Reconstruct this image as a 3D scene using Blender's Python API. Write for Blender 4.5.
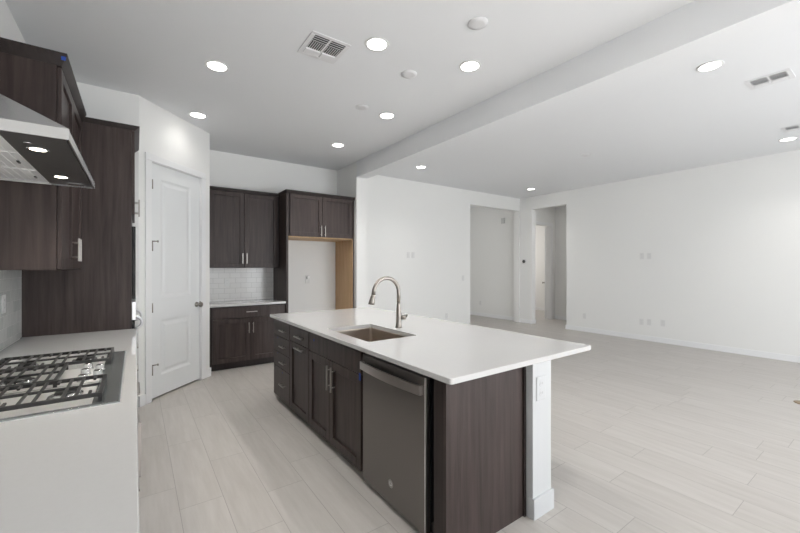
import bpy, bmesh, math, random
from mathutils import Vector, Matrix
from math import pi, sin, cos, radians
random.seed(4)
for o in list(bpy.data.objects): bpy.data.objects.remove(o)
S = bpy.context.scene
COL = S.collection
HC = 3.19   # ceiling height

# ------------------------------------------------------------------ camera, world, light
cd = bpy.data.cameras.new('camera'); cd.sensor_width = 36; cd.lens = 372/800*36
cd.clip_start = .02
cam = bpy.data.objects.new('camera', cd); COL.objects.link(cam)
cam.location = (0, 0, 1.44); cam.rotation_euler = (pi/2, 0, radians(-35.4))
S.camera = cam
S.view_settings.view_transform = 'Standard'; S.view_settings.look = 'None'
S.view_settings.gamma = 1; S.view_settings.use_curve_mapping = False
S.view_settings.exposure = 0.57
W = bpy.data.worlds.new('world'); S.world = W; W.use_nodes = True
bgn = W.node_tree.nodes['Background']
bgn.inputs[0].default_value = (.80, .90, 1, 1); bgn.inputs[1].default_value = 1.0
CAN_STRENGTH = 5; CAN_KITCHEN = 22; CAN_LIVING = 28; CAN_FAR = 60

def area(name, loc, rot, sx, sy, power, col=(1, .985, .96), spread=pi):
    l = bpy.data.lights.new(name, 'AREA'); l.shape = 'RECTANGLE'; l.size = sx; l.size_y = sy
    l.energy = power; l.color = col; l.spread = spread
    o = bpy.data.objects.new(name, l); COL.objects.link(o); o.location = loc; o.rotation_euler = rot
    return o
# daylight through the glazing of the wall behind the camera; the far room has an added light, no window
area('daylight_sliding_door', (4.9, -2.80, 1.3), (pi/2, 0, 0), 2.9, 2.4, 118, (.97, .985, 1))
area('daylight_dining_window', (1.5, -2.80, 1.3), (pi/2, 0, 0), 2.4, 2.4, 29, (.97, .985, 1))
area('far_room_fill', (9.6, 8.9, 1.9), (-pi/2, 0, 0), 1.4, 1.4, 20, (1, .95, .9))  # unseen fill light added to brighten the far room
area('side_hall_fill', (8.85, 4.5, HC-.03), (0, 0, 0), .3, .3, 4)  # light without a fixture, added to lift the side hall walls
area('hall_area_light', (5.2, 8.9, 1.7), (-pi/2, 0, 0), 1.0, 1.2, 16)  # area light inside the windowless hall, before its end wall

sl = bpy.data.lights.new('sun', 'SUN'); sl.energy = 23; sl.angle = radians(.6); sl.color = (1, .97, .92)
so = bpy.data.objects.new('sun', sl); COL.objects.link(so); so.rotation_euler = (radians(38), 0, 0)

# ------------------------------------------------------------------ materials
def new_mat(name):
    m = bpy.data.materials.new(name); m.use_nodes = True
    nt = m.node_tree; b = nt.nodes['Principled BSDF']
    return m, nt, b
def N(nt, t, **kw):
    n = nt.nodes.new(t)
    for k, v in kw.items(): setattr(n, k, v)
    return n
def plain(name, col, rough=.5, metal=0, bump=0, bscale=200, var=0, spec=None):
    m, nt, b = new_mat(name)
    b.inputs['Base Color'].default_value = (*col, 1)
    b.inputs['Roughness'].default_value = rough; b.inputs['Metallic'].default_value = metal
    if spec is not None: b.inputs['Specular IOR Level'].default_value = spec
    tc = N(nt, 'ShaderNodeTexCoord')
    nz = N(nt, 'ShaderNodeTexNoise'); nz.inputs['Scale'].default_value = bscale; nz.inputs['Detail'].default_value = 3
    nt.links.new(tc.outputs['Object'], nz.inputs['Vector'])
    if bump:
        bp = N(nt, 'ShaderNodeBump'); bp.inputs['Strength'].default_value = bump; bp.inputs['Distance'].default_value = .002
        nt.links.new(nz.outputs['Fac'], bp.inputs['Height']); nt.links.new(bp.outputs['Normal'], b.inputs['Normal'])
    if var:
        mx = N(nt, 'ShaderNodeMix', data_type='RGBA')
        mx.inputs[6].default_value = (*[c*(1-var) for c in col], 1); mx.inputs[7].default_value = (*[min(1, c*(1+var)) for c in col], 1)
        nt.links.new(nz.outputs['Fac'], mx.inputs[0]); nt.links.new(mx.outputs[2], b.inputs['Base Color'])
    return m
def emit(name, col, s):
    m, nt, b = new_mat(name)
    b.inputs['Base Color'].default_value = (.9, .9, .9, 1)
    b.inputs['Emission Color'].default_value = (*col, 1); b.inputs['Emission Strength'].default_value = s
    return m
def wood(name, c0, c1, rough=.38, stretch=(46, 46, 2.2)):
    m, nt, b = new_mat(name)
    tc = N(nt, 'ShaderNodeTexCoord'); oi = N(nt, 'ShaderNodeObjectInfo')
    mp = N(nt, 'ShaderNodeMapping'); mp.inputs['Scale'].default_value = stretch
    nt.links.new(tc.outputs['Object'], mp.inputs['Vector'])
    ad = N(nt, 'ShaderNodeVectorMath', operation='ADD'); sc = N(nt, 'ShaderNodeMath', operation='MULTIPLY'); sc.inputs[1].default_value = 50
    nt.links.new(oi.outputs['Random'], sc.inputs[0]); nt.links.new(mp.outputs[0], ad.inputs[0]); nt.links.new(sc.outputs[0], ad.inputs[1])
    nz = N(nt, 'ShaderNodeTexNoise'); nz.inputs['Scale'].default_value = 1; nz.inputs['Detail'].default_value = 7
    nz.inputs['Roughness'].default_value = .62; nz.inputs['Distortion'].default_value = .35
    nt.links.new(ad.outputs[0], nz.inputs['Vector'])
    rp = N(nt, 'ShaderNodeValToRGB'); rp.color_ramp.elements[0].position = .32; rp.color_ramp.elements[1].position = .70
    rp.color_ramp.elements[0].color = (*c0, 1); rp.color_ramp.elements[1].color = (*c1, 1)
    nt.links.new(nz.outputs['Fac'], rp.inputs[0]); nt.links.new(rp.outputs[0], b.inputs['Base Color'])
    bp = N(nt, 'ShaderNodeBump'); bp.inputs['Strength'].default_value = .12; bp.inputs['Distance'].default_value = .001
    nt.links.new(nz.outputs['Fac'], bp.inputs['Height']); nt.links.new(bp.outputs['Normal'], b.inputs['Normal'])
    b.inputs['Roughness'].default_value = rough; b.inputs['Specular IOR Level'].default_value = .32
    return m
def steel(name, col, rough, axis=(3, 3, 300), metal=1):
    m, nt, b = new_mat(name)
    tc = N(nt, 'ShaderNodeTexCoord'); mp = N(nt, 'ShaderNodeMapping'); mp.inputs['Scale'].default_value = axis
    nz = N(nt, 'ShaderNodeTexNoise'); nz.inputs['Scale'].default_value = 1; nz.inputs['Detail'].default_value = 2
    nt.links.new(tc.outputs['Object'], mp.inputs[0]); nt.links.new(mp.outputs[0], nz.inputs['Vector'])
    mr = N(nt, 'ShaderNodeMapRange'); mr.inputs[3].default_value = rough*.95; mr.inputs[4].default_value = rough*1.06
    nt.links.new(nz.outputs['Fac'], mr.inputs[0]); nt.links.new(mr.outputs[0], b.inputs['Roughness'])
    b.inputs['Base Color'].default_value = (*col, 1); b.inputs['Metallic'].default_value = metal
    return m
def tiles(name, c0, c1, grout, bw, rh, axis, off=.5, rough=.12, wob=.15):
    """glazed wall tile; axis = which object axis runs along the wall"""
    m, nt, b = new_mat(name)
    tc = N(nt, 'ShaderNodeTexCoord'); sp = N(nt, 'ShaderNodeSeparateXYZ'); cb = N(nt, 'ShaderNodeCombineXYZ')
    nt.links.new(tc.outputs['Object'], sp.inputs[0]); nt.links.new(sp.outputs[axis], cb.inputs[0]); nt.links.new(sp.outputs['Z'], cb.inputs[1])
    br = N(nt, 'ShaderNodeTexBrick', offset=off)
    br.inputs['Scale'].default_value = 1; br.inputs['Brick Width'].default_value = bw; br.inputs['Row Height'].default_value = rh
    br.inputs['Mortar Size'].default_value = .0022; br.inputs['Mortar Smooth'].default_value = .2
    br.inputs['Color1'].default_value = (*c0, 1); br.inputs['Color2'].default_value = (*c1, 1); br.inputs['Mortar'].default_value = (*grout, 1)
    nt.links.new(cb.outputs[0], br.inputs['Vector']); nt.links.new(br.outputs['Color'], b.inputs['Base Color'])
    nz = N(nt, 'ShaderNodeTexNoise'); nz.inputs['Scale'].default_value = 14
    nt.links.new(cb.outputs[0], nz.inputs['Vector'])
    mm = N(nt, 'ShaderNodeMath', operation='MULTIPLY_ADD'); mm.inputs[1].default_value = -1
    nt.links.new(br.outputs['Fac'], mm.inputs[0])
    m2 = N(nt, 'ShaderNodeMath', operation='MULTIPLY'); m2.inputs[1].default_value = wob*8
    nt.links.new(nz.outputs['Fac'], m2.inputs[0]); nt.links.new(m2.outputs[0], mm.inputs[2])
    bp = N(nt, 'ShaderNodeBump'); bp.inputs['Strength'].default_value = .35; bp.inputs['Distance'].default_value = .003
    nt.links.new(mm.outputs[0], bp.inputs['Height']); nt.links.new(bp.outputs['Normal'], b.inputs['Normal'])
    b.inputs['Roughness'].default_value = rough
    return m
def floor_mat():
    m, nt, b = new_mat('floor_porcelain_plank')
    uv = N(nt, 'ShaderNodeUVMap', uv_map='plank'); sp = N(nt, 'ShaderNodeSeparateXYZ')
    nt.links.new(uv.outputs[0], sp.inputs[0])
    def mth(op, a, bb=None):
        n = N(nt, 'ShaderNodeMath', operation=op)
        for i, v in enumerate((a, bb)):
            if v is None: continue
            if isinstance(v, (int, float)): n.inputs[i].default_value = v
            else: nt.links.new(v, n.inputs[i])
        return n.outputs[0]
    u, v = sp.outputs[0], sp.outputs[1]
    e = mth('MINIMUM', mth('MINIMUM', u, mth('SUBTRACT', PW, u)), mth('MINIMUM', v, mth('SUBTRACT', PL, v)))
    mask = mth('LESS_THAN', e, .0017)
    at = N(nt, 'ShaderNodeAttribute', attribute_name='tone')
    tc = N(nt, 'ShaderNodeTexCoord'); mp = N(nt, 'ShaderNodeMapping'); mp.inputs['Scale'].default_value = (26, 2.4, 1)
    nt.links.new(tc.outputs['Object'], mp.inputs[0])
    ad = N(nt, 'ShaderNodeVectorMath', operation='ADD'); ms = mth('MULTIPLY', at.outputs['Fac'], 37)
    nt.links.new(mp.outputs[0], ad.inputs[0]); nt.links.new(ms, ad.inputs[1])
    nz = N(nt, 'ShaderNodeTexNoise'); nz.inputs['Scale'].default_value = 1; nz.inputs['Detail'].default_value = 6; nz.inputs['Roughness'].default_value = .6
    nt.links.new(ad.outputs[0], nz.inputs['Vector'])
    t = mth('ADD', mth('MULTIPLY', nz.outputs['Fac'], .95), mth('MULTIPLY', at.outputs['Fac'], .13))
    rp = N(nt, 'ShaderNodeValToRGB'); el = rp.color_ramp.elements
    el[0].position = .30; el[1].position = .92
    el[0].color = (.465, .437, .408, 1); el[1].color = (.585, .558, .53, 1)
    nt.links.new(t, rp.inputs[0])
    mx = N(nt, 'ShaderNodeMix', data_type='RGBA'); mx.inputs[7].default_value = (.34, .32, .30, 1)
    nt.links.new(mask, mx.inputs[0]); nt.links.new(rp.outputs[0], mx.inputs[6]); nt.links.new(mx.outputs[2], b.inputs['Base Color'])
    bp = N(nt, 'ShaderNodeBump'); bp.inputs['Strength'].default_value = .2; bp.inputs['Distance'].default_value = .001
    nt.links.new(mth('SUBTRACT', 1, mask), bp.inputs['Height']); nt.links.new(bp.outputs['Normal'], b.inputs['Normal'])
    b.inputs['Roughness'].default_value = .42
    return m
def glass_mat():
    m = bpy.data.materials.new('window_glass'); m.use_nodes = True; nt = m.node_tree; nt.nodes.clear()
    o = N(nt, 'ShaderNodeOutputMaterial'); mx = N(nt, 'ShaderNodeMixShader'); t = N(nt, 'ShaderNodeBsdfTransparent'); g = N(nt, 'ShaderNodeBsdfGlossy')
    g.inputs['Roughness'].default_value = .02; mx.inputs[0].default_value = .07
    nt.links.new(t.outputs[0], mx.inputs[1]); nt.links.new(g.outputs[0], mx.inputs[2]); nt.links.new(mx.outputs[0], o.inputs[0])
    return m
PW, PL = .2365, .955
WALL = plain('wall_paint', (.83, .83, .815), .6, bump=.05, bscale=140)
CEIL = plain('ceiling_paint', (.805, .815, .83), .75, bump=.05, bscale=120)
TRIM = plain('trim_paint', (.84, .845, .85), .35)
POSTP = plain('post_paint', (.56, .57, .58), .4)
DOORP = plain('door_paint', (.80, .815, .82), .35)
FLOOR = floor_mat()
ESP = wood('espresso_stained_wood', (.030, .0205, .0185), (.070, .051, .047), .42, (30, 30, 1.6))
ESPD = wood('espresso_carcass_edge', (.021, .015, .014), (.036, .027, .025), .45)
TAN = wood('maple_veneer', (.50, .32, .17), (.64, .44, .26), .5, (30, 30, 1.6))
QUARTZ = plain('white_quartz', (.585, .58, .575), .035, bscale=60, var=.02, spec=.85)
NICKEL = steel('brushed_nickel', (.34, .31, .28), .32, (60, 60, 60))
STEEL = steel('stainless_steel', (.62, .62, .62), .26, (3, 300, 3))
SLATE = steel('dishwasher_steel', (.215, .198, .19), .34, (300, 300, 3), .9)
SLATEH = steel('dishwasher_handle_steel', (.62, .59, .57), .30, (300, 300, 3))
SINKM = steel('sink_steel', (.56, .50, .44), .30, (120, 120, 3))
CTOP = steel('cooktop_steel', (.36, .385, .385), .22, (3, 200, 3), .75)
CTOPLIT = steel('cooktop_steel_lit', (.80, .79, .78), .48, (3, 200, 3), .8)  # paler copy of the cooktop steel, hood light put into its colour
IRON = plain('cast_iron', (.020, .019, .019), .5, bump=.2, bscale=300)
BLACK = plain('black_plastic', (.012, .012, .013), .35)
GLASSB = plain('black_oven_glass', (.010, .010, .012), .06)
OVENTRIM = steel('oven_trim_steel', (.78, .78, .79), .3, (3, 3, 200))
HOODDARK = plain('hood_underside_panel', (.06, .057, .055), .35)
FILTER = steel('hood_filter_steel', (.93, .93, .93), .36, (200, 3, 3), .25)
WHITEP = plain('white_plastic', (.74, .74, .73), .35)
GREYP = plain('outlet_slot_grey', (.42, .42, .42), .5)
VENTM = plain('vent_white_metal', (.74, .74, .75), .45)
VENTD = plain('vent_duct_shade', (.03, .03, .032), .8)
DKNICK = steel('dark_nickel', (.33, .31, .285), .3, (60, 60, 60))
BLUE = plain('blue_masking_tape', (.015, .06, .33), .7)
HANDLE = steel('handle_nickel', (.44, .415, .39), .34, (60, 60, 60))
BRASS = plain('antique_brass', (.30, .22, .13), .4, .6)
SUBWAY = tiles('white_subway_tile', (.76, .75, .735), (.81, .80, .785), (.56, .55, .53), .158, .079, 'X', .5, .15, .03)
ZELL = tiles('pale_grey_glazed_tile', (.62, .64, .62), (.73, .745, .72), (.78, .78, .76), .155, .08, 'Y', .5, .12, .2)
LENS = emit('can_light_lens', (1, .97, .92), CAN_STRENGTH)
HLENS = emit('hood_lamp_lens', (1, .90, .74), 14)
GLASS = glass_mat()

# ------------------------------------------------------------------ mesh helpers
class MB:
    def __init__(s, M=None): s.bm = bmesh.new(); s.M = M or Matrix()
    def box(s, x0, x1, y0, y1, z0, z1, bev=0, seg=2):
        r = bmesh.ops.create_cube(s.bm, size=1)
        vs = r['verts']
        for v in vs:
            v.co = Vector(((x0+x1)/2 + v.co.x*(x1-x0), (y0+y1)/2 + v.co.y*(y1-y0), (z0+z1)/2 + v.co.z*(z1-z0)))
        if bev:
            es = list({e for v in vs for e in v.link_edges})
            bmesh.ops.bevel(s.bm, geom=es, offset=bev, segments=seg, affect='EDGES', profile=.5)
        return s
    def loft(s, b, z0, t, z1):
        """b,t = (x0,x1,y0,y1) rectangles at z0,z1"""
        q = lambda r, z: [s.bm.verts.new(p) for p in ((r[0], r[2], z), (r[1], r[2], z), (r[1], r[3], z), (r[0], r[3], z))]
        A = q(b, z0); B = q(t, z1)
        s.bm.faces.new(A[::-1]); s.bm.faces.new(B)
        for i in range(4): s.bm.faces.new((A[i], A[(i+1) % 4], B[(i+1) % 4], B[i]))
        return s
    def poly(s, pts, z0, z1):
        A = [s.bm.verts.new((x, y, z0)) for x, y in pts]; B = [s.bm.verts.new((x, y, z1)) for x, y in pts]
        s.bm.faces.new(A[::-1]); s.bm.faces.new(B); n = len(A)
        for i in range(n): s.bm.faces.new((A[i], A[(i+1) % n], B[(i+1) % n], B[i]))
        return s
    def quad(s, *p):
        s.bm.faces.new([s.bm.verts.new(q) for q in p]); return s
    def tube(s, path, r, n=12, cap=True):
        path = [Vector(p) for p in path]; rs = r if isinstance(r, (list, tuple)) else [r]*len(path)
        rings = []; up = None
        for i, p in enumerate(path):
            t = (path[min(i+1, len(path)-1)] - path[max(i-1, 0)]).normalized()
            if up is None:
                up = Vector((0, 0, 1)) if abs(t.z) < .9 else Vector((1, 0, 0))
            a = (up - t*up.dot(t)).normalized(); bb = t.cross(a); up = a
            rings.append([s.bm.verts.new(p + (a*cos(2*pi*k/n) + bb*sin(2*pi*k/n))*rs[i]) for k in range(n)])
        for A, B in zip(rings, rings[1:]):
            for k in range(n):
                f = s.bm.faces.new((A[k], A[(k+1) % n], B[(k+1) % n], B[k])); f.smooth = True
        if cap: s.bm.faces.new(rings[0][::-1]); s.bm.faces.new(rings[-1])
        return s
    def lathe(s, c, prof, n=32, axis='z', smooth=True):
        c = Vector(c); rings = []
        for r, h in prof:
            ring = []
            for k in range(n):
                a = 2*pi*k/n
                p = {'z': (r*cos(a), r*sin(a), h), 'y': (r*cos(a), h, r*sin(a)), 'x': (h, r*cos(a), r*sin(a))}[axis]
                ring.append(s.bm.verts.new(c + Vector(p)))
            rings.append(ring)
        for A, B in zip(rings, rings[1:]):
            for k in range(n):
                f = s.bm.faces.new((A[k], A[(k+1) % n], B[(k+1) % n], B[k])); f.smooth = smooth
        s.bm.faces.new(rings[0][::-1]); s.bm.faces.new(rings[-1])
        return s
    def build(s, name, mat, parent=None, loc=None):
        bmesh.ops.recalc_face_normals(s.bm, faces=s.bm.faces[:])
        me = bpy.data.meshes.new(name); s.bm.to_mesh(me); s.bm.free()
        me.materials.append(mat)
        o = bpy.data.objects.new(name, me); COL.objects.link(o)
        if parent: o.parent = parent
        if loc: o.location = loc
        return o
def tag(o, label, cat, group=None):
    o['label'] = label; o['category'] = cat
    if group: o['group'] = group
    return o
def thing(name, label, cat, loc=(0, 0, 0), rz=0, group=None):
    o = bpy.data.objects.new(name, None); COL.objects.link(o); o.empty_display_size = .1
    o.location = loc; o.rotation_euler = (0, 0, rz)
    return tag(o, label, cat, group)
def struct(o): o['kind'] = 'structure'; return o
def copy_tree(o, parent=None):
    c = o.copy(); COL.objects.link(c)
    if parent: c.parent = parent
    for ch in list(o.children): copy_tree(ch, c)
    return c

# ------------------------------------------------------------------ the setting
XL, XR, YS, YK, YB = -.70, 8.10, -2.60, 6.20, 6.04
def build_floor():
    joints = {-1: .91, 0: .638, 1: .19, 2: .515, 3: .785, 7: .28, 11: .64, 12: .321, 13: .673, 14: .022, 16: .765}
    bm = bmesh.new(); uv = bm.loops.layers.uv.new('plank'); ton = bm.loops.layers.float_color.new('tone')
    rnd = random.Random(11)
    x0, x1, y0, y1 = -.85, 11.2, -2.75, 9.1
    k = math.floor((x0-.212)/PW)
    while .212+k*PW < x1:
        a, b = .212+k*PW, .212+(k+1)*PW
        off = joints.get(k, rnd.choice((0, 1/3, 2/3))*PL + rnd.uniform(-.1, .1)); 
        y = off + math.floor((y0-off)/PL)*PL
        while y < y1:
            c, d = y, y+PL
            A, B, Cc, D = max(a, x0), min(b, x1), max(c, y0), min(d, y1)
            if B > A and D > Cc:
                f = bm.faces.new([bm.verts.new(p) for p in ((A, Cc, 0), (B, Cc, 0), (B, D, 0), (A, D, 0))])
                t = rnd.random()
                for l in f.loops:
                    l[uv].uv = (l.vert.co.x-a, l.vert.co.y-c); l[ton] = (t, t, t, 1)
            y += PL
        k += 1
    # underside of the slab
    vs = [bm.verts.new(p) for p in ((x0, y0, -.08), (x1, y0, -.08), (x1, y1, -.08), (x0, y1, -.08))]
    bm.faces.new(vs[::-1])
    me = bpy.data.meshes.new('floor'); bm.to_mesh(me); bm.free(); me.materials.append(FLOOR)
    o = bpy.data.objects.new('floor', me); COL.objects.link(o); struct(o)
build_floor()
struct(MB().box(-.85, 11.2, -2.75, 9.1, HC, HC+.12).build('ceiling', CEIL))
struct(MB().box(-.85, XL, -2.75, 6.35, 0, HC).build('wall_left', WALL))
struct(MB().box(XL, 3.2, YK, 6.35, 0, HC).build('wall_back', WALL))
struct(MB().box(3.0, 3.2, 5.47, YK, 0, HC).build('wall_stub', WALL))
struct(MB().box(3.0, 3.2, YS, 5.47, 2.93, HC).build('wall_header', CEIL))
struct(MB().box(3.2, 6.275, YB, YK, 0, HC).box(6.275, 8.06, YB, YK, 2.872, HC).box(8.06, XR, YB, YK, 0, HC).build('wall_living', WALL))
struct(MB().box(XR, 8.25, -2.75, 4.77, 0, HC).box(XR, 8.25, 4.77, 5.69, 2.875, HC).box(XR, 8.25, 5.69, YK, 0, HC).box(8.2, 8.25, YK, 9.0, 0, HC).build('wall_right', WALL))
struct(MB().box(4.4, 4.5, YK, 9.0, 0, HC).build('wall_hall_left', WALL))
struct(MB().box(4.4, 8.25, 9.0, 9.1, 0, HC).build('wall_hall_end', WALL))
# side hall behind the second opening
struct(MB().box(9.40, 9.50, 3.2, 5.87, 0, HC).build('wall_side_hall_right', WALL))
struct(MB().box(8.25, 9.40, 3.1, 3.2, 0, HC).build('wall_side_hall_end', WALL))
struct(MB().box(8.25, 8.40, 5.87, 5.99, 0, HC).box(8.40, 9.2, 5.87, 5.99, 2.54, HC).box(9.2, 11.0, 5.87, 5.99, 0, HC).build('wall_side_hall_back', WALL))
struct(MB().box(10.9, 11.0, 5.99, 9.0, 0, HC).box(8.25, 11.0, 9.0, 9.1, 0, HC).build('wall_far_room', WALL))
# wall behind the camera with glazing
wy0, wy1 = -2.75, YS
struct(MB().box(-.85, .2, wy0, wy1, 0, HC).box(.2, 2.7, wy0, wy1, 2.5, HC).box(2.7, 3.4, wy0, wy1, 0, HC)
       .box(3.4, 6.4, wy0, wy1, 2.5, HC).box(6.4, 8.25, wy0, wy1, 0, HC).build('wall_front', WALL))
def window(name, x0, x1, z0, z1, n):
    w = struct(MB().box(x0, x1, -2.71, -2.65, z0, z0+.05).box(x0, x1, -2.71, -2.65, z1-.05, z1)
               .box(x0, x0+.05, -2.71, -2.65, z0+.05, z1-.05).box(x1-.05, x1, -2.71, -2.65, z0+.05, z1-.05).build(name, TRIM))
    for i in range(1, n):
        x = x0 + (x1-x0)*i/n
        MB().box(x-.03, x+.03, -2.71, -2.65, z0+.05, z1-.05).build('mullion', TRIM, w)
    MB().box(x0+.05, x1-.05, -2.683, -2.677, z0+.05, z1-.05).build('pane', GLASS, w)
window('window_1', .2, 2.7, 0, 2.5, 2)
window('window_2', 3.4, 6.4, 0, 2.5, 3)

struct(MB().box(3.25, 8.25, -6.2, -2.95, 2.6, 2.75).build('sun_block_slab', CEIL))   # unseen slab added to keep the sun out of the sliding door
def base(name, boxes):
    m = MB()
    for b in boxes:
        m.box(*b, 0, .095)
        x0, x1, y0, y1 = b
    struct(m.build(name, TRIM))
    return m
base('baseboard_right', [(XR-.016, XR, YS, 4.77), (XR-.016, XR, 5.69, YB), (XR-.016, 8.25, 4.77, 4.786), (XR-.016, 8.25, 5.674, 5.69)])
base('baseboard_living', [(3.2, 6.275, YB-.016, YB), (8.06, XR-.016, YB-.016, YB), (3.2, 3.216, 5.47, YB-.016), (2.984, 3.216, 5.454, 5.47)])
base('baseboard_hall', [(8.184, 8.2, YK, 9.0)])
base('baseboard_side_hall', [(9.384, 9.4, 3.2, 5.87)])
base('baseboard_far_room', [(10.884, 10.9, 5.99, 9.0)])
# casing of the far doorway
struct(MB().box(9.2, 9.28, 5.85, 5.87, 0, 2.54).box(8.32, 8.40, 5.85, 5.87, 0, 2.54).box(8.32, 9.28, 5.85, 5.87, 2.54, 2.62)
       .box(9.185, 9.2, 5.87, 5.99, 0, 2.54).build('trim_1', TRIM))
d2 = struct(MB().box(0, .70, 0, .036, .01, 2.52, .003).build('door_2', DOORP)); d2.location = (9.19, 6.0, 0); d2.rotation_euler = (0, 0, radians(33.5))
# opening at 9.1..: latch knob on the leaf
MB().lathe((.64, .036, .97), [(.028, 0), (.028, .008), (.011, .012), (.011, .035), (.026, .042), (.030, .055), (.022, .068)], 16, 'y').build('knob', DKNICK, d2)

# pantry walls and door (diagonal)
P0, P1 = Vector((.025, 4.65, 0)), Vector((.793, 5.44, 0)); DL = (P1-P0).length; DA = math.atan2(P1.y-P0.y, P1.x-P0.x)
struct(MB().box(XL, P0.x, P0.y, P0.y+.11, 0, HC).build('wall_pantry_front', WALL))
struct(MB().box(P1.x-.11, P1.x, P1.y, YK, 0, HC).build('wall_pantry_side', WALL))
wd = struct(MB().poly([(0, 0), (.14, 0), (.14, .11), (.08, .11)], 0, HC).box(.14, .936, 0, .11, 2.565, HC).poly([(.936, 0), (DL, 0), (DL-.08, .11), (.936, .11)], 0, HC).build('wall_pantry_door', WALL))
wd.location = P0; wd.rotation_euler = (0, 0, DA)
tr = struct(MB().box(.072, .150, -.018, 0, 0, 2.56, .004).box(.926, 1.010, -.018, 0, 0, 2.56, .004).box(.072, 1.010, -.018, 0, 2.5605, 2.635, .004)
            .box(.14, .150, 0, .11, 0, 2.56).box(.926, .936, 0, .11, 0, 2.56).box(.150, .926, 0, .11, 2.556, 2.565).build('trim_2', TRIM))
tr.location = P0; tr.rotation_euler = (0, 0, DA)
bb = struct(MB().box(0, .071, -.016, 0, 0, .11).box(1.011, DL+.012, -.016, 0, 0, .11).build('baseboard_pantry', TRIM)); bb.location = P0; bb.rotation_euler = (0, 0, DA)

def panel_door(x0, x1, z0, z1, panels, th=.035):
    """moulded two-panel slab; front at y=0"""
    m = MB()
    xs = [x0, panels[0][0], panels[0][1], x1]
    zs = [z0] + [v for p in panels for v in (p[2], p[3])] + [z1]
    # stiles and rails
    m.box(x0, xs[1], 0, th, z0, z1); m.box(xs[2], x1, 0, th, z0, z1)
    for a, b in zip(zs[::2], zs[1::2]): m.box(xs[1], xs[2], 0, th, a, b)
    for px0, px1, pz0, pz1 in panels:
        rects = [(0, 0), (.024, .008), (.040, .008), (.066, .002)]
        prev = None
        for ins, dy in rects:
            r = [m.bm.verts.new(p) for p in ((px0+ins, dy, pz0+ins), (px1-ins, dy, pz0+ins), (px1-ins, dy, pz1-ins), (px0+ins, dy, pz1-ins))]
            if prev:
                for i in range(4): m.bm.faces.new((prev[i], prev[(i+1) % 4], r[(i+1) % 4], r[i]))
            prev = r
        m.bm.faces.new(prev)
        m.box(px0, px1, .02, th, pz0, pz1)
    return m
d1 = struct(panel_door(.153, .923, .022, 2.553, [(.300, .770, .245, .853), (.300, .770, 1.09, 2.40)]).build('door_1', DOORP))
d1.location = P0 + Vector((sin(DA), -cos(DA), 0))*-.012; d1.rotation_euler = (0, 0, DA)
for z in (.33, .998, 1.655, 2.318):
    h = MB().tube([(.158, -.024, z-.05), (.158, -.024, z+.05)], .009, 10).box(.153, .163, -.024, .0, z-.05, z+.05).build('hinge', DKNICK, d1)
    if z in (.33, 1.655):
        MB().tube([(.158, -.024, z+.055), (.20, -.05, z+.055)], .006, 8).tube([(.20, -.05, z+.055), (.207, -.055, z+.055)], .012, 10).build('door_stop', DKNICK, h)
kn = MB().lathe((.868, 0, .965), [(.032, 0), (.032, -.008), (.013, -.014), (.013, -.04), (.028, -.048), (.033, -.06), (.026, -.074), (.008, -.078)], 24, 'y').build('knob', DKNICK, d1)
MB().box(.9235, .927, -.016, .006, .93, 1.0).build('strike_plate', DKNICK, d1)

# ------------------------------------------------------------------ cabinet parts (local frame: front faces -y, x runs to the viewer's right)
def handle(parent, x, z, L, vert, mat=HANDLE, y=0, off=.034, r=.006):
    m = MB(); h = L/2; s = L*.32
    if vert:
        m.box(x-r, x+r, y-off-r, y-off+r, z-h, z+h, .002)
        for q in (-s, s): m.tube([(x, y-.0005, z+q), (x, y-off, z+q)], .0045, 8)
    else:
        m.box(x-h, x+h, y-off-r, y-off+r, z-r, z+r, .002)
        for q in (-s, s): m.tube([(x+q, y-.0005, z), (x+q, y-off, z)], .0045, 8)
    return m.build('handle', mat, parent)
def shaker(root, name, x0, x1, z0, z1, st=.065, th=.021, rec=.014, y=0, mat=None):
    m = MB(); f, b = y-th, y-.001
    m.box(x0, x0+st, f, b, z0, z1, .002, 1).box(x1-st, x1, f, b, z0, z1, .002, 1)
    m.box(x0+st, x1-st, f, b, z0, z0+st, .002, 1).box(x0+st, x1-st, f, b, z1-st, z1, .002, 1)
    m.box(x0+st-.004, x1-st+.004, f+rec, b, z0+st-.004, z1-st+.004)
    return m.build(name, mat or ESP, root)
def slab(root, name, x0, x1, z0, z1, th=.021, y=0):
    return MB().box(x0, x1, y-th, y-.001, z0, z1, .0025, 2).build(name, ESP, root)
def crown(root, x0, x1, y0, y1, z0, z1, pj, left=True, right=True):
    l, r = (pj if left else 0), (pj if right else 0); h = z1-z0
    return (MB().loft((x0, x1, y0, y1), z0, (x0-l*.25, x1+r*.25, y0-pj*.25, y1), z0+h*.2)
            .loft((x0-l*.25, x1+r*.25, y0-pj*.25, y1), z0+h*.2, (x0-l, x1+r, y0-pj, y1), z0+h*.8)
            .box(x0-l, x1+r, y0-pj, y1, z0+h*.8, z1)).build('crown', ESPD, root)

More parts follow.
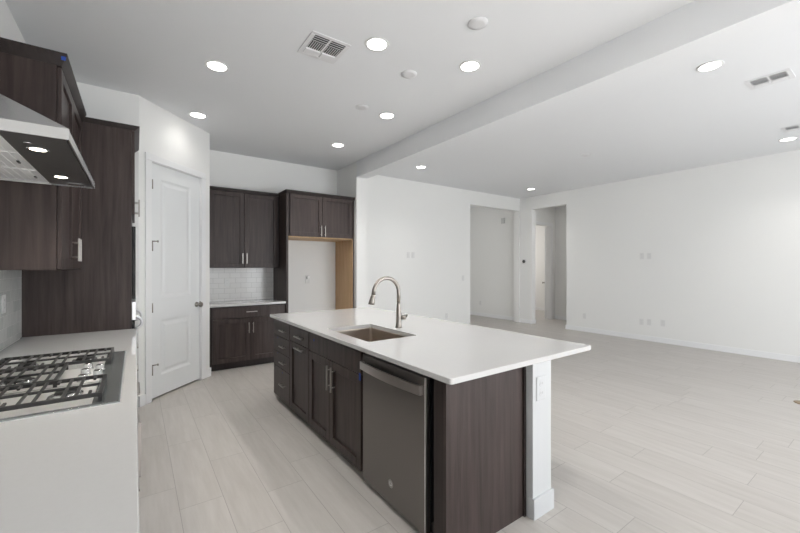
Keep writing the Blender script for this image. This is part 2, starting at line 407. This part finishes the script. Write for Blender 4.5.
# ---------------- left run (fronts face +x): rotated +90 deg, local x = world y, local y = -(world x)
def left_root(name, label, cat, y, xfront, z=0, group=None): return thing(name, label, cat, (xfront, y, z), pi/2, group)
XF = -.043   # carcass front of base units on the left run
g = 'base cabinets under the cooktop counter'
r = left_root('base_cabinet', 'dark base cabinet below the counter nearest the camera, with vertical pull', 'cabinet', .55, XF, 0, g)
MB().box(0, 1.245, 0, .655, .105, .883).build('body', ESP, r); MB().box(0, 1.245, .07, .655, 0, .105).build('toe_kick', ESPD, r)
for a, b, hx in ((.003, .62, .06), (.625, 1.242, 1.20)):
    d = shaker(r, 'door', a, b, .11, .875); handle(d, hx, .735, .21, True, y=-.021)
r = left_root('base_cabinet', 'dark drawer base cabinet directly below the gas cooktop', 'cabinet', 1.797, XF, 0, g)
MB().box(0, 1.07, 0, .655, .105, .80).build('body', ESP, r); MB().box(0, 1.07, .07, .655, 0, .105).build('toe_kick', ESPD, r)
for a, b in ((.11, .40), (.405, .70), (.705, .875)):
    d = slab(r, 'drawer', .003, 1.067, a, b); handle(d, .535, b-.06, .2, False, y=-.021)
r = left_root('base_cabinet', 'dark drawer base cabinet between cooktop and tall oven cabinet', 'cabinet', 2.869, XF, 0, g)
MB().box(0, 1.008, 0, .655, .105, .883).build('body', ESP, r); MB().box(0, 1.008, .07, .655, 0, .105).build('toe_kick', ESPD, r)
for a, b in ((.11, .31), (.315, .51), (.515, .70), (.705, .875)):
    d = slab(r, 'drawer', .003, 1.005, a, b); handle(d, .72, b-.06, .16, False, y=-.021)
# countertop with cooktop cut-out left whole (the cooktop sits on it)
tag(MB().box(XL+.012, .006, .50, 3.878, .884, .914, .004).build('countertop', QUARTZ), 'white polished quartz countertop under the gas cooktop', 'countertop')
tag(MB().box(XL+.0005, XL+.0105, .50, 3.878, .9145, 1.418).build('tile_backsplash', ZELL), 'pale grey glazed tile backsplash behind the gas cooktop', 'backsplash')
tag(MB().box(XL+.0005, XL+.0105, 1.80, 2.86, 1.4185, 1.92).build('tile_backsplash', ZELL), 'upper tile panel rising behind the range hood', 'backsplash')

# upper cabinet left
r = left_root('wall_cabinet', 'dark upper cabinet beside the range hood, crown with blue tape', 'cabinet', 2.872, -.369)
MB().box(0, 1.004, 0, .329, 1.42, 2.592).build('body', ESP, r)
d = shaker(r, 'door', .012, .500, 1.424, 2.588); handle(d, .452, 1.553, .155, True, y=-.021)
d = shaker(r, 'door', .504, 1.000, 1.424, 2.588); handle(d, .552, 1.553, .155, True, y=-.021)
crown(r, 0, 1.0, -.021, .329, 2.593, 2.660, .028, True, False)
# tall oven cabinet
r = left_root('tall_cabinet', 'tall dark oven cabinet with flat side panel at the counter end', 'cabinet', 3.88, -.028)
MB().box(0, .76, 0, .67, .105, .93).box(0, .019, 0, .67, .93, 2.592).box(.741, .76, 0, .67, .93, 2.592).box(.019, .741, .65, .67, .93, 2.592).box(.019, .741, 0, .65, 1.86, 2.592).build('body', ESP, r)
MB().box(.01, .75, .07, .67, 0, .105).build('toe_kick', ESPD, r)
d = shaker(r, 'door', .004, .378, 1.88, 2.588); handle(d, .34, 1.985, .15, True, y=-.021)
d = shaker(r, 'door', .382, .756, 1.88, 2.588); handle(d, .42, 1.985, .15, True, y=-.021)
d = slab(r, 'drawer', .004, .756, .11, .38); handle(d, .38, .31, .2, False, y=-.021)
crown(r, 0, .76, -.021, .67, 2.593, 2.637, .035, False, False)
r = left_root('wall_oven', 'built-in wall oven with black glass front and pale trim, seen edge-on', 'oven', 3.905, -.028)
MB().box(0, .71, .0, .6, .935, 1.84).build('body', BLACK, r)
MB().box(-.02, .73, -.028, -.001, 1.165, 1.78, .003).build('glass_door', GLASSB, r)
MB().box(-.02, .73, -.030, -.001, .985, 1.140, .003).build('control_panel', OVENTRIM, r)
MB().box(-.01, .72, -.022, -.001, .40, .978, .003).build('lower_door', GLASSB, r)
h = MB().tube([(.05+.0*k, -.022-.052*sin(pi*k/8), .955+.05*cos(pi*k/8)) for k in range(9)], .012, 8)
h.tube([(.66, -.022-.052*sin(pi*k/8), .955+.05*cos(pi*k/8)) for k in range(9)], .012, 8).tube([(.05, -.074, .955), (.66, -.074, .955)], .010, 10)
h.build('handle', OVENTRIM, r)

# range hood
r = thing('range_hood', 'stainless chimney range hood above the gas cooktop', 'range hood', (XL+.011, 1.80, 1.9))
HD, HL = .492, 1.05   # depth from the wall, length
MB().box(.0, HD, 0, .006, 0, .040).box(0, HD, HL-.006, HL, 0, .040).box(HD-.006, HD, .006, HL-.006, 0, .040).box(0, HD, 0.006, HL-.006, .034, .040).build('rim', STEEL, r)
MB().loft((.0, HD, 0, HL), .0405, (.0, .178, .37, .68), .27).build('canopy', STEEL, r)
MB().box(.0, .176, .372, .678, .2705, HC-1.901).build('chimney', STEEL, r)
MB().box(.30, HD-.012, .012, HL-.012, .004, .03).build('light_panel', HOODDARK, r)
for a, b in ((.012, .352), (.356, .696), (.70, HL-.012)):
    f = MB().box(.012, .296, a, b, .010, .026)
    for k in range(9):
        x = .03+k*.030; f.box(x, x+.022, a+.015, b-.015, .0085, .011)
    ff = f.build('filter', FILTER, r)
    MB().box(.262, .270, (a+b)/2-.02, (a+b)/2+.02, .001, .006).build('latch', BLACK, ff)
for y in (.225, .78):
    q = MB().lathe((.375, y, .004), [(.034, 0), (.034, -.003), (.027, -.004), (.027, -.001)], 24).build('lamp', STEEL, r)
    MB().lathe((.375, y, .003), [(.025, 0), (.025, -.002)], 24).build('lens', HLENS, q)
    hs = bpy.data.lights.new('hood_beam', 'SPOT'); hs.energy = 7; hs.spot_size = radians(125); hs.spot_blend = 1; hs.shadow_soft_size = .025; hs.color = (1, .93, .82)
    ho = bpy.data.objects.new('hood_beam', hs); COL.objects.link(ho); ho.location = (.375, y, -.008); ho.parent = r
MB().lathe((.36, .14, .004), [(.012, 0), (.012, -.004)], 16).build('sensor', STEEL, r)
MB().box(.38, .45, .94, 1.0, .0, .004).build('switch_plate', STEEL, r)

# gas cooktop
r = thing('gas_cooktop', 'stainless gas cooktop with black iron grates set in the counter', 'cooktop', (-.605, 1.795, .9145))
CX, CY = .555, 1.055
MB().box(0, CX, 0, CY, 0, .007, .003).build('surface', CTOP, r)
MB().box(-.002, CX+.002, -.003, CY+.002, 0, .003).build('edge_trim', OVENTRIM, r)
MB().box(.022, CX-.085, .025, .35, .0072, .0088, .0008).box(.022, CX-.085, .70, CY-.025, .0072, .0088, .0008).box(.022, CX-.085, .36, .69, .0072, .0088, .0008).build('lit_surface', CTOPLIT, r)  # thin pale sheets standing for the lit steel between the grates
def grate(x0, x1, y0, y1, nx):
    m = MB(); z0, z1 = .033, .042; b = .0064
    m.box(x0, x1, y0, y0+2*b, z0-.006, z1, .002, 1).box(x0, x1, y1-2*b, y1, z0-.006, z1, .002, 1)
    m.box(x0, x0+2*b, y0+2*b, y1-2*b, z0-.006, z1, .002, 1).box(x1-2*b, x1, y0+2*b, y1-2*b, z0-.006, z1, .002, 1)
    ym = (y0+y1)/2
    m.box(x0+2*b, x1-2*b, ym-b, ym+b, z0, z1, .002, 1)
    for k in range(1, nx):
        x = x0+(x1-x0)*k/nx
        if k % 3 == 2:
            m.box(x-b*.8, x+b*.8, y0+2*b, y0+(y1-y0)*.20, z0, z1, .002, 1).box(x-b*.8, x+b*.8, y1-(y1-y0)*.20, y1-2*b, z0, z1, .002, 1)
        else:
            m.box(x-b*.8, x+b*.8, y0+2*b, ym-b, z0, z1, .002, 1).box(x-b*.8, x+b*.8, ym+b, y1-2*b, z0, z1, .002, 1)
    for x in (x0+b, x1-b):
        for y in (y0+b, y1-b): m.box(x-b, x+b, y-b, y+b, .009, z0-.006)
    return m.build('grate', IRON, r)
grate(.03, CX-.055, .035, .345, 12); grate(.03, .33, .355, .695, 8); grate(.03, CX-.055, .705, CY-.03, 12)
def burner(x, y, rr):
    q = MB().lathe((x, y, .009), [(rr, 0), (rr, .008), (rr*.8, .012), (rr*.72, .014)], 28).build('burner', STEEL, r)
    MB().lathe((x, y, .0232), [(rr*.66, 0), (rr*.70, .002), (rr*.66, .006), (rr*.3, .008)], 28).build('cap', IRON, q)
for a in ((.15, .19, .045), (.38, .19, .052), (.18, .525, .062), (.15, .865, .045), (.38, .865, .052)): burner(*a)
for k in range(5):
    y = .405+k*.06; x = .43+(.03 if k % 2 else -.02)
    q = MB().lathe((x, y, .009), [(.022, 0), (.022, .004), (.018, .006), (.017, .026), (.015, .028)], 22).build('knob', STEEL, r)

# wall outlets (prototype: thing > plate, sockets). local: front faces -y
def outlet_proto(label, group, name='wall_outlet', kind='outlet'):
    t = thing(name, label, kind, (0, 0, 0), 0, group)
    p = MB().box(-.037, .037, -.006, -.0005, -.060, .060, .003).build('plate', WHITEP, t)
    if kind == 'outlet':
        for z in (-.024, .024):
            s = MB().lathe((0, -.006, z), [(.0165, 0), (.0165, -.0015)], 18, 'y').build('socket', WHITEP, p)
            MB().box(-.008, -.0055, -.0082, -.0075, z-.004, z+.008).box(.0055, .008, -.0082, -.0075, z-.004, z+.008).build('slot', GREYP, s)
    else:
        MB().box(-.017, .017, -.0095, -.006, -.034, .034, .002).build('rocker', WHITEP, p)
    return t
def put(o, loc, rz, label=None, group=None, sc=1):
    o.location = loc; o.rotation_euler = (0, 0, rz); o.scale = (sc, sc, sc)
    if label: o['label'] = label
    if group: o['group'] = group
    return o
WR = -pi/2   # faces -x (right wall)
op = outlet_proto('white outlet plate low on right wall beside the hall opening', 'outlets on the right wall')
put(op, (XR, 4.347, .345), WR)
for (y, z, lab) in ((3.20, 1.645, 'farther plate of the high outlet pair on right wall'), (3.075, 1.643, 'nearer plate of the high outlet pair on right wall'),
                    (3.208, .355, 'farthest plate of the low outlet trio on right wall'), (3.075, .365, 'middle plate of the low outlet trio on right wall'),
                    (2.845, .373, 'nearest plate of the low outlet trio on right wall')):
    put(copy_tree(op), (XR, y, z), WR, lab)
put(copy_tree(op), (5.54, YB, .36), 0, 'white outlet low on living room back wall left of opening', 'outlets on the other walls')
put(copy_tree(op), (8.2, 7.49, .378), WR, 'white outlet low on hall wall seen through the wide opening', 'outlets on the other walls')
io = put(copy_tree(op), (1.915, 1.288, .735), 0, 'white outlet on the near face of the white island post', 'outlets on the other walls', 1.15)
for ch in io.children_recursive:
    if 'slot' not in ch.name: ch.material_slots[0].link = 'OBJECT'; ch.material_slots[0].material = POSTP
put(copy_tree(op), (1.145, YK-.0105, 1.20), 0, 'left outlet on white subway backsplash under back cabinets', 'outlets on the other walls')
put(copy_tree(op), (1.698, YK-.0105, 1.205), 0, 'right outlet on white subway backsplash under back cabinets', 'outlets on the other walls')
put(copy_tree(op), (XL+.0105, 3.40, 1.20), pi/2, 'white outlet on the grey tile backsplash by the cooktop', 'outlets on the other walls')
sp_ = outlet_proto('white switch plate beside the wide opening on back wall', 'light switches', 'light_switch', 'switch')
put(sp_, (6.043, YB, 1.18), 0)
put(copy_tree(sp_), (4.50, YB, 1.674), 0, 'left one of two high plates on living room back wall')
put(copy_tree(sp_), (4.62, YB, 1.674), 0, 'right one of two high plates on living room back wall')
# fridge outlet with its pale nub
t = thing('wall_outlet', 'white outlet with pale plug on the empty refrigerator alcove wall', 'outlet', (2.434, YK, 1.22), 0, 'outlets on the other walls')
p = MB().box(-.04, .04, -.008, -.0005, -.07, .07, .003).build('plate', WHITEP, t)
MB().lathe((0, -.008, .03), [(.026, 0), (.026, -.02), (.02, -.03)], 20, 'y').build('plug', plain('bright_white_plastic', (.88, .88, .88), .3), p)
# thermostat, chime
t = thing('thermostat', 'small black thermostat on white plate beside the hall opening', 'thermostat', (XR, 5.915, 1.568), WR)
MB().box(-.065, .065, -.008, -.0005, -.065, .065, .004).build('plate', WHITEP, t)
MB().lathe((.0, -.008, 0), [(.042, 0), (.042, -.016), (.036, -.020)], 24, 'y').build('dial', BLACK, t)
t = thing('door_chime', 'small grey chime box high on the hall wall', 'chime', (8.2, 6.66, 2.69), WR)
MB().box(-.055, .055, -.03, -.0005, -.075, .075, .005).build('cover', plain('chime_grey', (.60, .60, .59), .5), t)

# ------------------------------------------------------------------ back run (fronts face -y)
YF = 5.60
r = thing('base_cabinet', 'dark back wall base cabinet with one drawer over two doors', 'cabinet', (.808, YF, 0))
MB().box(0, 1.032, 0, .598, .10, .883).build('body', ESPD, r); MB().box(0, 1.032, .06, .598, 0, .10).build('toe_kick', ESPD, r)
d = slab(r, 'drawer', .045, 1.028, .715, .865); handle(d, .545, .798, .15, False, y=-.021)
d = shaker(r, 'door', .045, .534, .105, .708); handle(d, .507, .572, .15, True, y=-.021)
d = shaker(r, 'door', .538, 1.028, .105, .708); handle(d, .565, .572, .15, True, y=-.021)
tag(MB().box(.794, 1.846, YF-.035, YK-.012, .884, .914, .003).build('countertop', QUARTZ), 'white quartz countertop on the back wall base cabinet', 'countertop')
tag(MB().box(.794, 1.846, YK-.0105, YK-.0005, .9145, 1.419).build('tile_backsplash', SUBWAY), 'white subway tile backsplash below the back wall cabinets', 'backsplash')
r = thing('wall_cabinet', 'dark two-door upper cabinet above the white subway tile', 'cabinet', (.808, 5.872, 0))
MB().box(0, 1.032, 0, .326, 1.42, 2.535).build('body', ESPD, r)
d = shaker(r, 'door', .035, .508, 1.425, 2.53, .06); handle(d, .482, 1.56, .155, True, y=-.021)
d = shaker(r, 'door', .512, 1.0, 1.425, 2.53, .06); handle(d, .540, 1.56, .155, True, y=-.021)
crown(r, 0, 1.032, -.021, .326, 2.536, 2.580, .015, False, False)
# refrigerator surround
r = thing('refrigerator_cabinet', 'tall dark refrigerator surround with cabinet above empty alcove', 'cabinet', (1.848, 5.55, 0))
MB().box(0, .03, 0, .648, 0, 2.55).build('side_panel', ESP, r)
rp = MB().box(1.122, 1.145, 0, .648, 0, 2.55).build('side_panel', ESP, r)
MB().box(1.1165, 1.1215, .0, .648, 0, 1.885).build('inner_veneer', TAN, rp)['label'] = 'pale natural wood inner face'
b_ = MB().box(.0305, 1.116, .0, .648, 1.905, 2.55).build('body', ESPD, r)
MB().box(.0305, 1.116, .0, .648, 1.886, 1.9045).build('bottom_panel', TAN, b_)['label'] = 'pale natural wood underside'
d = shaker(r, 'door', .05, .569, 1.91, 2.545, .06); handle(d, .543, 2.0, .17, True, y=-.021)
d = shaker(r, 'door', .573, 1.105, 1.91, 2.545, .06); handle(d, .607, 2.0, .17, True, y=-.021)
crown(r, 0, 1.145, -.021, .648, 2.551, 2.595, .018, True, False)

# ------------------------------------------------------------------ island (fronts face -x): rotated -90, local x = -(world y), local y = world x
XI = 1.256   # carcass front
def isl_root(name, label, cat, yfar, group=None): return thing(name, label, cat, (XI, yfar, 0), -pi/2, group)
gi = 'island cabinets'
DEP = .56
r = isl_root('base_cabinet', 'dark four-drawer island cabinet at the far island end', 'cabinet', 4.105, gi)
MB().box(0, .494, 0, DEP, .10, .883).build('body', ESP, r); MB().box(0, .494, .07, DEP, 0, .10).build('toe_kick', ESPD, r)
for a, b in ((.060, .376), (.382, .534), (.540, .702), (.708, .862)):
    d = slab(r, 'drawer', .003, .490, a, b); handle(d, .335, (a+b)/2 if b-a < .2 else .23, .14, False, y=-.021)
r = isl_root('base_cabinet', 'dark narrow island cabinet with drawer above pull-out door', 'cabinet', 3.609, gi)
MB().box(0, .492, 0, DEP, .10, .883).build('body', ESP, r); MB().box(0, .492, .07, DEP, 0, .10).build('toe_kick', ESPD, r)
d = slab(r, 'drawer', .003, .489, .720, .862); handle(d, .31, .79, .2, False, y=-.021)
d = shaker(r, 'door', .003, .489, .060, .714); handle(d, .31, .682, .2, False, y=-.021)
r = isl_root('base_cabinet', 'dark island sink cabinet with two doors under a false drawer', 'cabinet', 3.115, gi)
MB().box(0, .018, 0, DEP, .10, .883).box(.907, .925, 0, DEP, .10, .883).box(.018, .907, 0, DEP, .10, .118).box(.018, .907, DEP-.012, DEP, .118, .883).box(.018, .907, 0, .018, .60, .883).box(.018, .907, 0, .018, .118, .16).build('body', ESP, r)
MB().box(0, .925, .07, DEP, 0, .10).build('toe_kick', ESPD, r)
slab(r, 'false_drawer', .003, .922, .712, .862)
d = shaker(r, 'door', .003, .418, .060, .706); handle(d, .449-.048+.05, .582, .19, True, y=-.021)
d2_ = shaker(r, 'door', .422, .922, .060, .706); handle(d2_, .520, .582, .19, True, y=-.021)
# dishwasher
r = isl_root('dishwasher', 'stainless dishwasher with bowed bar handle in the island', 'dishwasher', 2.163)
MB().box(.004, .672, .004, DEP, .10, .872).build('tub', BLACK, r)
MB().box(.010, .668, -.030, .003, .035, .862, .004).build('door_panel', SLATE, r)
MB().box(.6605, .668, -.0325, -.0302, .036, .861).build('edge_highlight', OVENTRIM, r)  # pale strip standing in for the highlight on the door's edge bevel
MB().box(.01, .668, .05, DEP, 0, .09).build('kick_plate', BLACK, r)
m = MB(); n = 20; prof = []
for k in range(n+1):
    t = k/n; x = .012+.632*t; bow = .020*sin(pi*t)
    prof.append((x, -.052-bow))
vs = []
for x, y in prof:
    vs.append([m.bm.verts.new(p) for p in ((x, y, .766), (x, y+.014, .766), (x, y+.014, .816), (x, y, .816))])
for A, B in zip(vs, vs[1:]):
    for i in range(4): m.bm.faces.new((A[i], A[(i+1) % 4], B[(i+1) % 4], B[i]))
m.bm.faces.new(vs[0]); m.bm.faces.new(vs[-1][::-1])
m.box(.0125, .040, -.051, -.0305, .767, .815).box(.616, .6435, -.051, -.0305, .767, .815)
m.build('handle', SLATEH, r)
lg = MB().lathe((.345, -.0305, .160), [(.024, 0), (.024, -.002), (.020, -.002), (.020, -.0008)], 28, 'y').build('badge', steel('badge_steel', (.42, .40, .38), .3), r)
# round maker's monogram: two looping strokes
MB().tube([(.345+.009*cos(a)-.004, -.032, .160+.011*sin(a)) for a in [radians(20+14*k) for k in range(22)]], .0014, 6).tube([(.345+.006*cos(a)+.007, -.032, .160+.009*sin(a)) for a in [radians(-170+14*k) for k in range(22)]], .0014, 6).build('monogram', OVENTRIM, lg)
# end panel and filler
r = thing('end_panel', 'dark wood grain end panel of the island beside dishwasher', 'panel', (XI, 1.339, 0))
MB().box(-.030, .563, 0, .020, 0, .883).build('panel', ESP, r)
MB().box(-.030, .0, .0205, .092, 0, .883).build('filler', ESPD, r)
MB().box(.5635, .5800, -.012, .02, 0, .883).build('edge_stile', ESPD, r)
r = thing('end_panel', 'dark end panel closing the far end of the island', 'panel', (XI, 4.106, 0))
MB().box(-.020, .56, 0, .02, .062, .883).box(.07, .56, 0, .02, 0, .061).build('panel', ESP, r)
# knee wall / post
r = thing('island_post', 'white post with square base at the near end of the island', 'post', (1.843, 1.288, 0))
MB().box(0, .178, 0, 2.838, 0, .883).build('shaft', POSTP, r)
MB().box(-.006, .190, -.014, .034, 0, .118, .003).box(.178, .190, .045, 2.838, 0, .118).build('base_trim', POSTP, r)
# island top with sink cut-out
def island_top():
    x0, x1, y0, y1 = 1.20, 2.48, 1.28, 4.17; hx0, hx1, hy0, hy1 = 1.322, 1.757, 2.24, 2.935
    m = MB(); bm = m.bm
    def rr(a, b, c, d, rad, n=5):
        out = []
        for cx, cy, s in ((b-rad, d-rad, 0), (a+rad, d-rad, 90), (a+rad, c+rad, 180), (b-rad, c+rad, 270)):
            for k in range(n+1):
                t = radians(s+90*k/n); out.append((cx+rad*cos(t), cy+rad*sin(t)))
        return out
    O = rr(x0, x1, y0, y1, .018); I = rr(hx0, hx1, hy0, hy1, .02); nn = len(O)
    def ring(P, z, ins=0):
        cx, cy = (x0+x1)/2, (y0+y1)/2
        return [bm.verts.new((x-math.copysign(ins, x-cx), y-math.copysign(ins, y-cy), z)) for x, y in P]
    Ot, Om, Ol, Ob = ring(O, .914, .003), ring(O, .911), ring(O, .887), ring(O, .884, .003)
    It = [bm.verts.new((x, y, .914)) for x, y in I]; Ib = [bm.verts.new((x, y, .884)) for x, y in I]
    for A, B in ((Ot, Om), (Om, Ol), (Ol, Ob), (Ob, Ib), (Ib, It), (It, Ot)):
        for i in range(nn): bm.faces.new((A[i], A[(i+1) % nn], B[(i+1) % nn], B[i]))
    return m.build('countertop', QUARTZ)
tag(island_top(), 'long white polished quartz top of the kitchen island', 'countertop')
# sink
r = thing('kitchen_sink', 'undermount stainless single bowl sink in the island top', 'sink', (1.536, 2.5825, .66))
def bowl():
    m = MB(); bm = m.bm
    def rr(hx, hy, rad, z, n=5):
        out = []
        for cx, cy, s in ((hx-rad, hy-rad, 0), (-hx+rad, hy-rad, 90), (-hx+rad, -hy+rad, 180), (hx-rad, -hy+rad, 270)):
            for k in range(n+1):
                t = radians(s+90*k/n); out.append(bm.verts.new((cx+rad*cos(t), cy+rad*sin(t), z)))
        return out
    L = [rr(.250, .372, .025, .2235), rr(.230, .3565, .02, .2235), rr(.227, .3535, .02, .215), rr(.224, .350, .03, .02), rr(.20, .31, .04, .004), rr(.05, .05, .045, .0)]
    for A, B in zip(L, L[1:]):
        for i in range(len(A)):
            f = bm.faces.new((A[i], A[(i+1) % len(A)], B[(i+1) % len(A)], B[i])); f.smooth = False
    bm.faces.new(L[-1])
    K = [rr(.250, .372, .025, .220), rr(.234, .360, .02, .216), rr(.23, .356, .03, .0), rr(.05, .05, .045, -.004)]
    for A, B in zip(K, K[1:]):
        for i in range(len(A)): bm.faces.new((A[i], A[(i+1) % len(A)], B[(i+1) % len(A)], B[i]))
    bm.faces.new(K[-1])
    for i in range(len(L[0])): bm.faces.new((L[0][i], L[0][(i+1) % len(L[0])], K[0][(i+1) % len(L[0])], K[0][i]))
    return m.build('basin', SINKM, r)
bowl()
MB().lathe((0, 0, .0005), [(.045, 0), (.045, .003), (.030, .002), (.028, .0006)], 24).build('drain', STEEL, r)
# faucet
r = thing('kitchen_faucet', 'brushed nickel gooseneck pull-down faucet behind the sink', 'faucet', (1.848, 2.62, .9145))
MB().lathe((0, 0, 0), [(.030, 0), (.030, .006), (.026, .012), (.0235, .05), (.0225, .11), (.0205, .16), (.0165, .20), (.0145, .22)], 24).build('body', NICKEL, r)
path = [(0, 0, .218), (0, 0, .29)]
for k in range(1, 15):
    a = pi*k/15; path.append((-.126+.126*cos(a), 0, .302+.126*sin(a)))
path += [(-.2545, 0, .292)]
MB().tube(path, .0165, 16).build('spout', NICKEL, r)
MB().tube([(-.2545, 0, .2925), (-.257, 0, .28), (-.262, 0, .262), (-.270, 0, .232), (-.274, 0, .212)], [.0165, .019, .021, .025, .026], 20).build('spray_head', NICKEL, r)
MB().tube([(.018, -.01, .085), (.052, -.034, .088)], .019, 16).tube([(.048, -.03, .088), (.056, -.040, .098), (.06, -.046, .115)], [.009, .008, .006], 12).build('lever', NICKEL, r)

# painter's tape bits
def tape(x, y, z, lab, w=.018, h=.02):
    return tag(MB().box(0, .0006, -w/2, w/2, -h/2, h/2).build('masking_tape', BLUE, None, (x, y, z)), lab, 'tape', 'blue masking tape bits')
xf = XI-.0217-.0004
tape(xf, 2.999, .815, 'blue tape dot on the false drawer above the sink cabinet')
tape(xf, 3.985, .682, 'blue tape dot on second drawer of the island stack', .012, .012)
tape(xf, 3.985, .520, 'blue tape dot on third drawer of the island stack', .012, .012)
tape(xf, 3.83, .345, 'blue tape dot on bottom drawer of the island stack', .012, .012)
tape(xf, 2.206, .695, 'blue tape strip on sink cabinet door beside the dishwasher', .022, .05)
tag(MB().box(-.010, .010, -.0006, 0, -.011, .011).build('masking_tape', BLUE, None, (-.3355, 2.8443, 2.628)), 'blue tape scrap on the crown corner beside range hood', 'tape', 'blue masking tape bits')

# ------------------------------------------------------------------ ceiling fittings
def can_proto():
    t = thing('recessed_light', '', 'ceiling light', (0, 0, HC), 0, 'recessed can lights')
    MB().lathe((0, 0, 0), [(.095, -.0005), (.095, -.005), (.089, -.008), (.079, -.007), (.077, -.003)], 40).build('trim_ring', WHITEP, t)
    MB().lathe((0, 0, 0), [(.0755, -.0035), (.0755, -.0055), (.05, -.0075)], 40).build('lens', LENS, t)
    return t
cans = [(.579, 3.572, 'recessed light over the aisle between hood and pantry, farther left of vent'), (.587, 4.854, 'recessed light close to the diagonal pantry wall'),
        (2.376, 4.885, 'recessed light nearest the refrigerator cabinet'), (2.375, 3.602, 'recessed light beside the smallest round ceiling disc'),
        (2.379, 2.293, 'recessed kitchen light closest to the ceiling beam'), (1.547, 2.49, 'recessed light right beside the square kitchen vent'),
        (.579, 2.29, 'recessed light above the aisle just outside the picture, beside the hood'), (.579, 1.0, 'recessed light above the camera end of the cooktop counter'), (2.379, 1.0, 'recessed light above the near end of the island, outside the picture'),
        (4.091, 5.119, 'recessed living room light just beyond the beam at far wall'), (7.277, 5.134, 'recessed light in front of the two hall openings'),
        (4.086, 1.079, 'largest recessed light beyond the beam, near living room vent'), (7.299, 1.077, 'recessed light nearest the right wall and picture edge')]
c0 = can_proto(); fixtures = []
for i, (x, y, lab) in enumerate(cans):
    o = c0 if i == 0 else copy_tree(c0)
    o.location = (x, y, HC); o['label'] = lab
    fixtures.append((i, x, y, o))
for i, x, y, o in fixtures:
    sd = bpy.data.lights.new('can_beam', 'SPOT'); sd.energy = (CAN_LIVING if x > 3 else CAN_FAR if y > 3 else CAN_KITCHEN) * (.10 if i == 1 else 1)
    sd.spot_size = radians(150 if i == 1 else 116); sd.spot_blend = 1; sd.shadow_soft_size = .07; sd.color = (1, .97, .93)
    so_ = bpy.data.objects.new('can_beam', sd); COL.objects.link(so_); so_.location = (0, 0, -.02); so_.parent = o
t0 = thing('smoke_detector', 'largest white ceiling disc, nearest the beam', 'detector', (2.006, 1.855, HC), 0, 'round ceiling discs')
MB().lathe((0, 0, 0), [(.072, -.0005), (.072, -.006), (.060, -.008), (.058, -.011), (.04, -.0115)], 36).build('cover', VENTM, t0)
for x, y, lab in ((2.026, 2.709, 'middle white ceiling disc between the kitchen lights'), (2.024, 3.568, 'farthest small white disc on the kitchen ceiling'), (5.762, 3.068, 'flat white disc on the living room ceiling')):
    o = copy_tree(t0); o.location = (x, y, HC); o['label'] = lab
def vent(x0, x1, y0, y1, label, rz=0):
    w, l = (y1-y0, x1-x0) if rz else (x1-x0, y1-y0)
    t = thing('ceiling_vent', label, 'vent', ((x0+x1)/2, (y0+y1)/2, HC), rz, 'ceiling air vents')
    a, b = w/2, l/2; f = .032
    MB().box(-a, a, -b, -b+f, -.006, -.0005, .002).box(-a, a, b-f, b, -.008, -.0005, .002).box(-a, -a+f, -b+f, b-f, -.008, -.0005).box(a-f, a, -b+f, b-f, -.008, -.0005).build('frame', VENTM, t)
    MB().box(-a+f, a-f, -b+f, b-f, -.003, -.0006).build('duct_shade', VENTD, t)  # flat dark sheet painted as the shade behind the louvres
    MB().box(-.008, .008, -b+f, b-f, -.0055, -.0035).build('divider', VENTM, t)
    for sx in (-1, 1):
        xa, xb = sorted((sx*.008, sx*(a-f)))
        y0, y1 = -b+f, b-f; L = y1-y0
        for k in range(3):          # louvres across the top band
            y = y0+L*.30*(k+.62)/3
            MB().box(xa, xb, y, y+L*.30*.22/3, -.0050, -.0035).build('blade', VENTM, t)
        n = 7
        for k in range(n):          # straightening bars
            x = xa+(xb-xa)*(k+.3)/n
            MB().box(x, x+(xb-xa)*.30/n, y0+L*.32, y0+L*.70, -.0050, -.0035).build('blade', VENTM, t)
        MB().loft((xa, xb, y0+L*.70, y1), -.0035, (xa+.004, xb-.004, y0+L*.72, y1-.01), -.014).build('deflector', VENTM, t)
    return t
vent(1.07, 1.39, 2.62, 2.95, 'square white air vent on the kitchen ceiling')
vent(4.70, 4.96, .68, .985, 'air vent on living room ceiling near the large light', -pi/2)
vent(6.63, 6.89, .74, 1.045, 'air vent cut by the right picture edge beside a light', -pi/2)
# floor box
t = thing('floor_outlet', 'small brass floor outlet cover on living room tiles', 'floor outlet', (5.735, .72, .0005))
MB().lathe((0, 0, 0), [(.085, 0), (.085, .004), (.075, .006), (.05, .006)], 32).build('cover', BRASS, t)
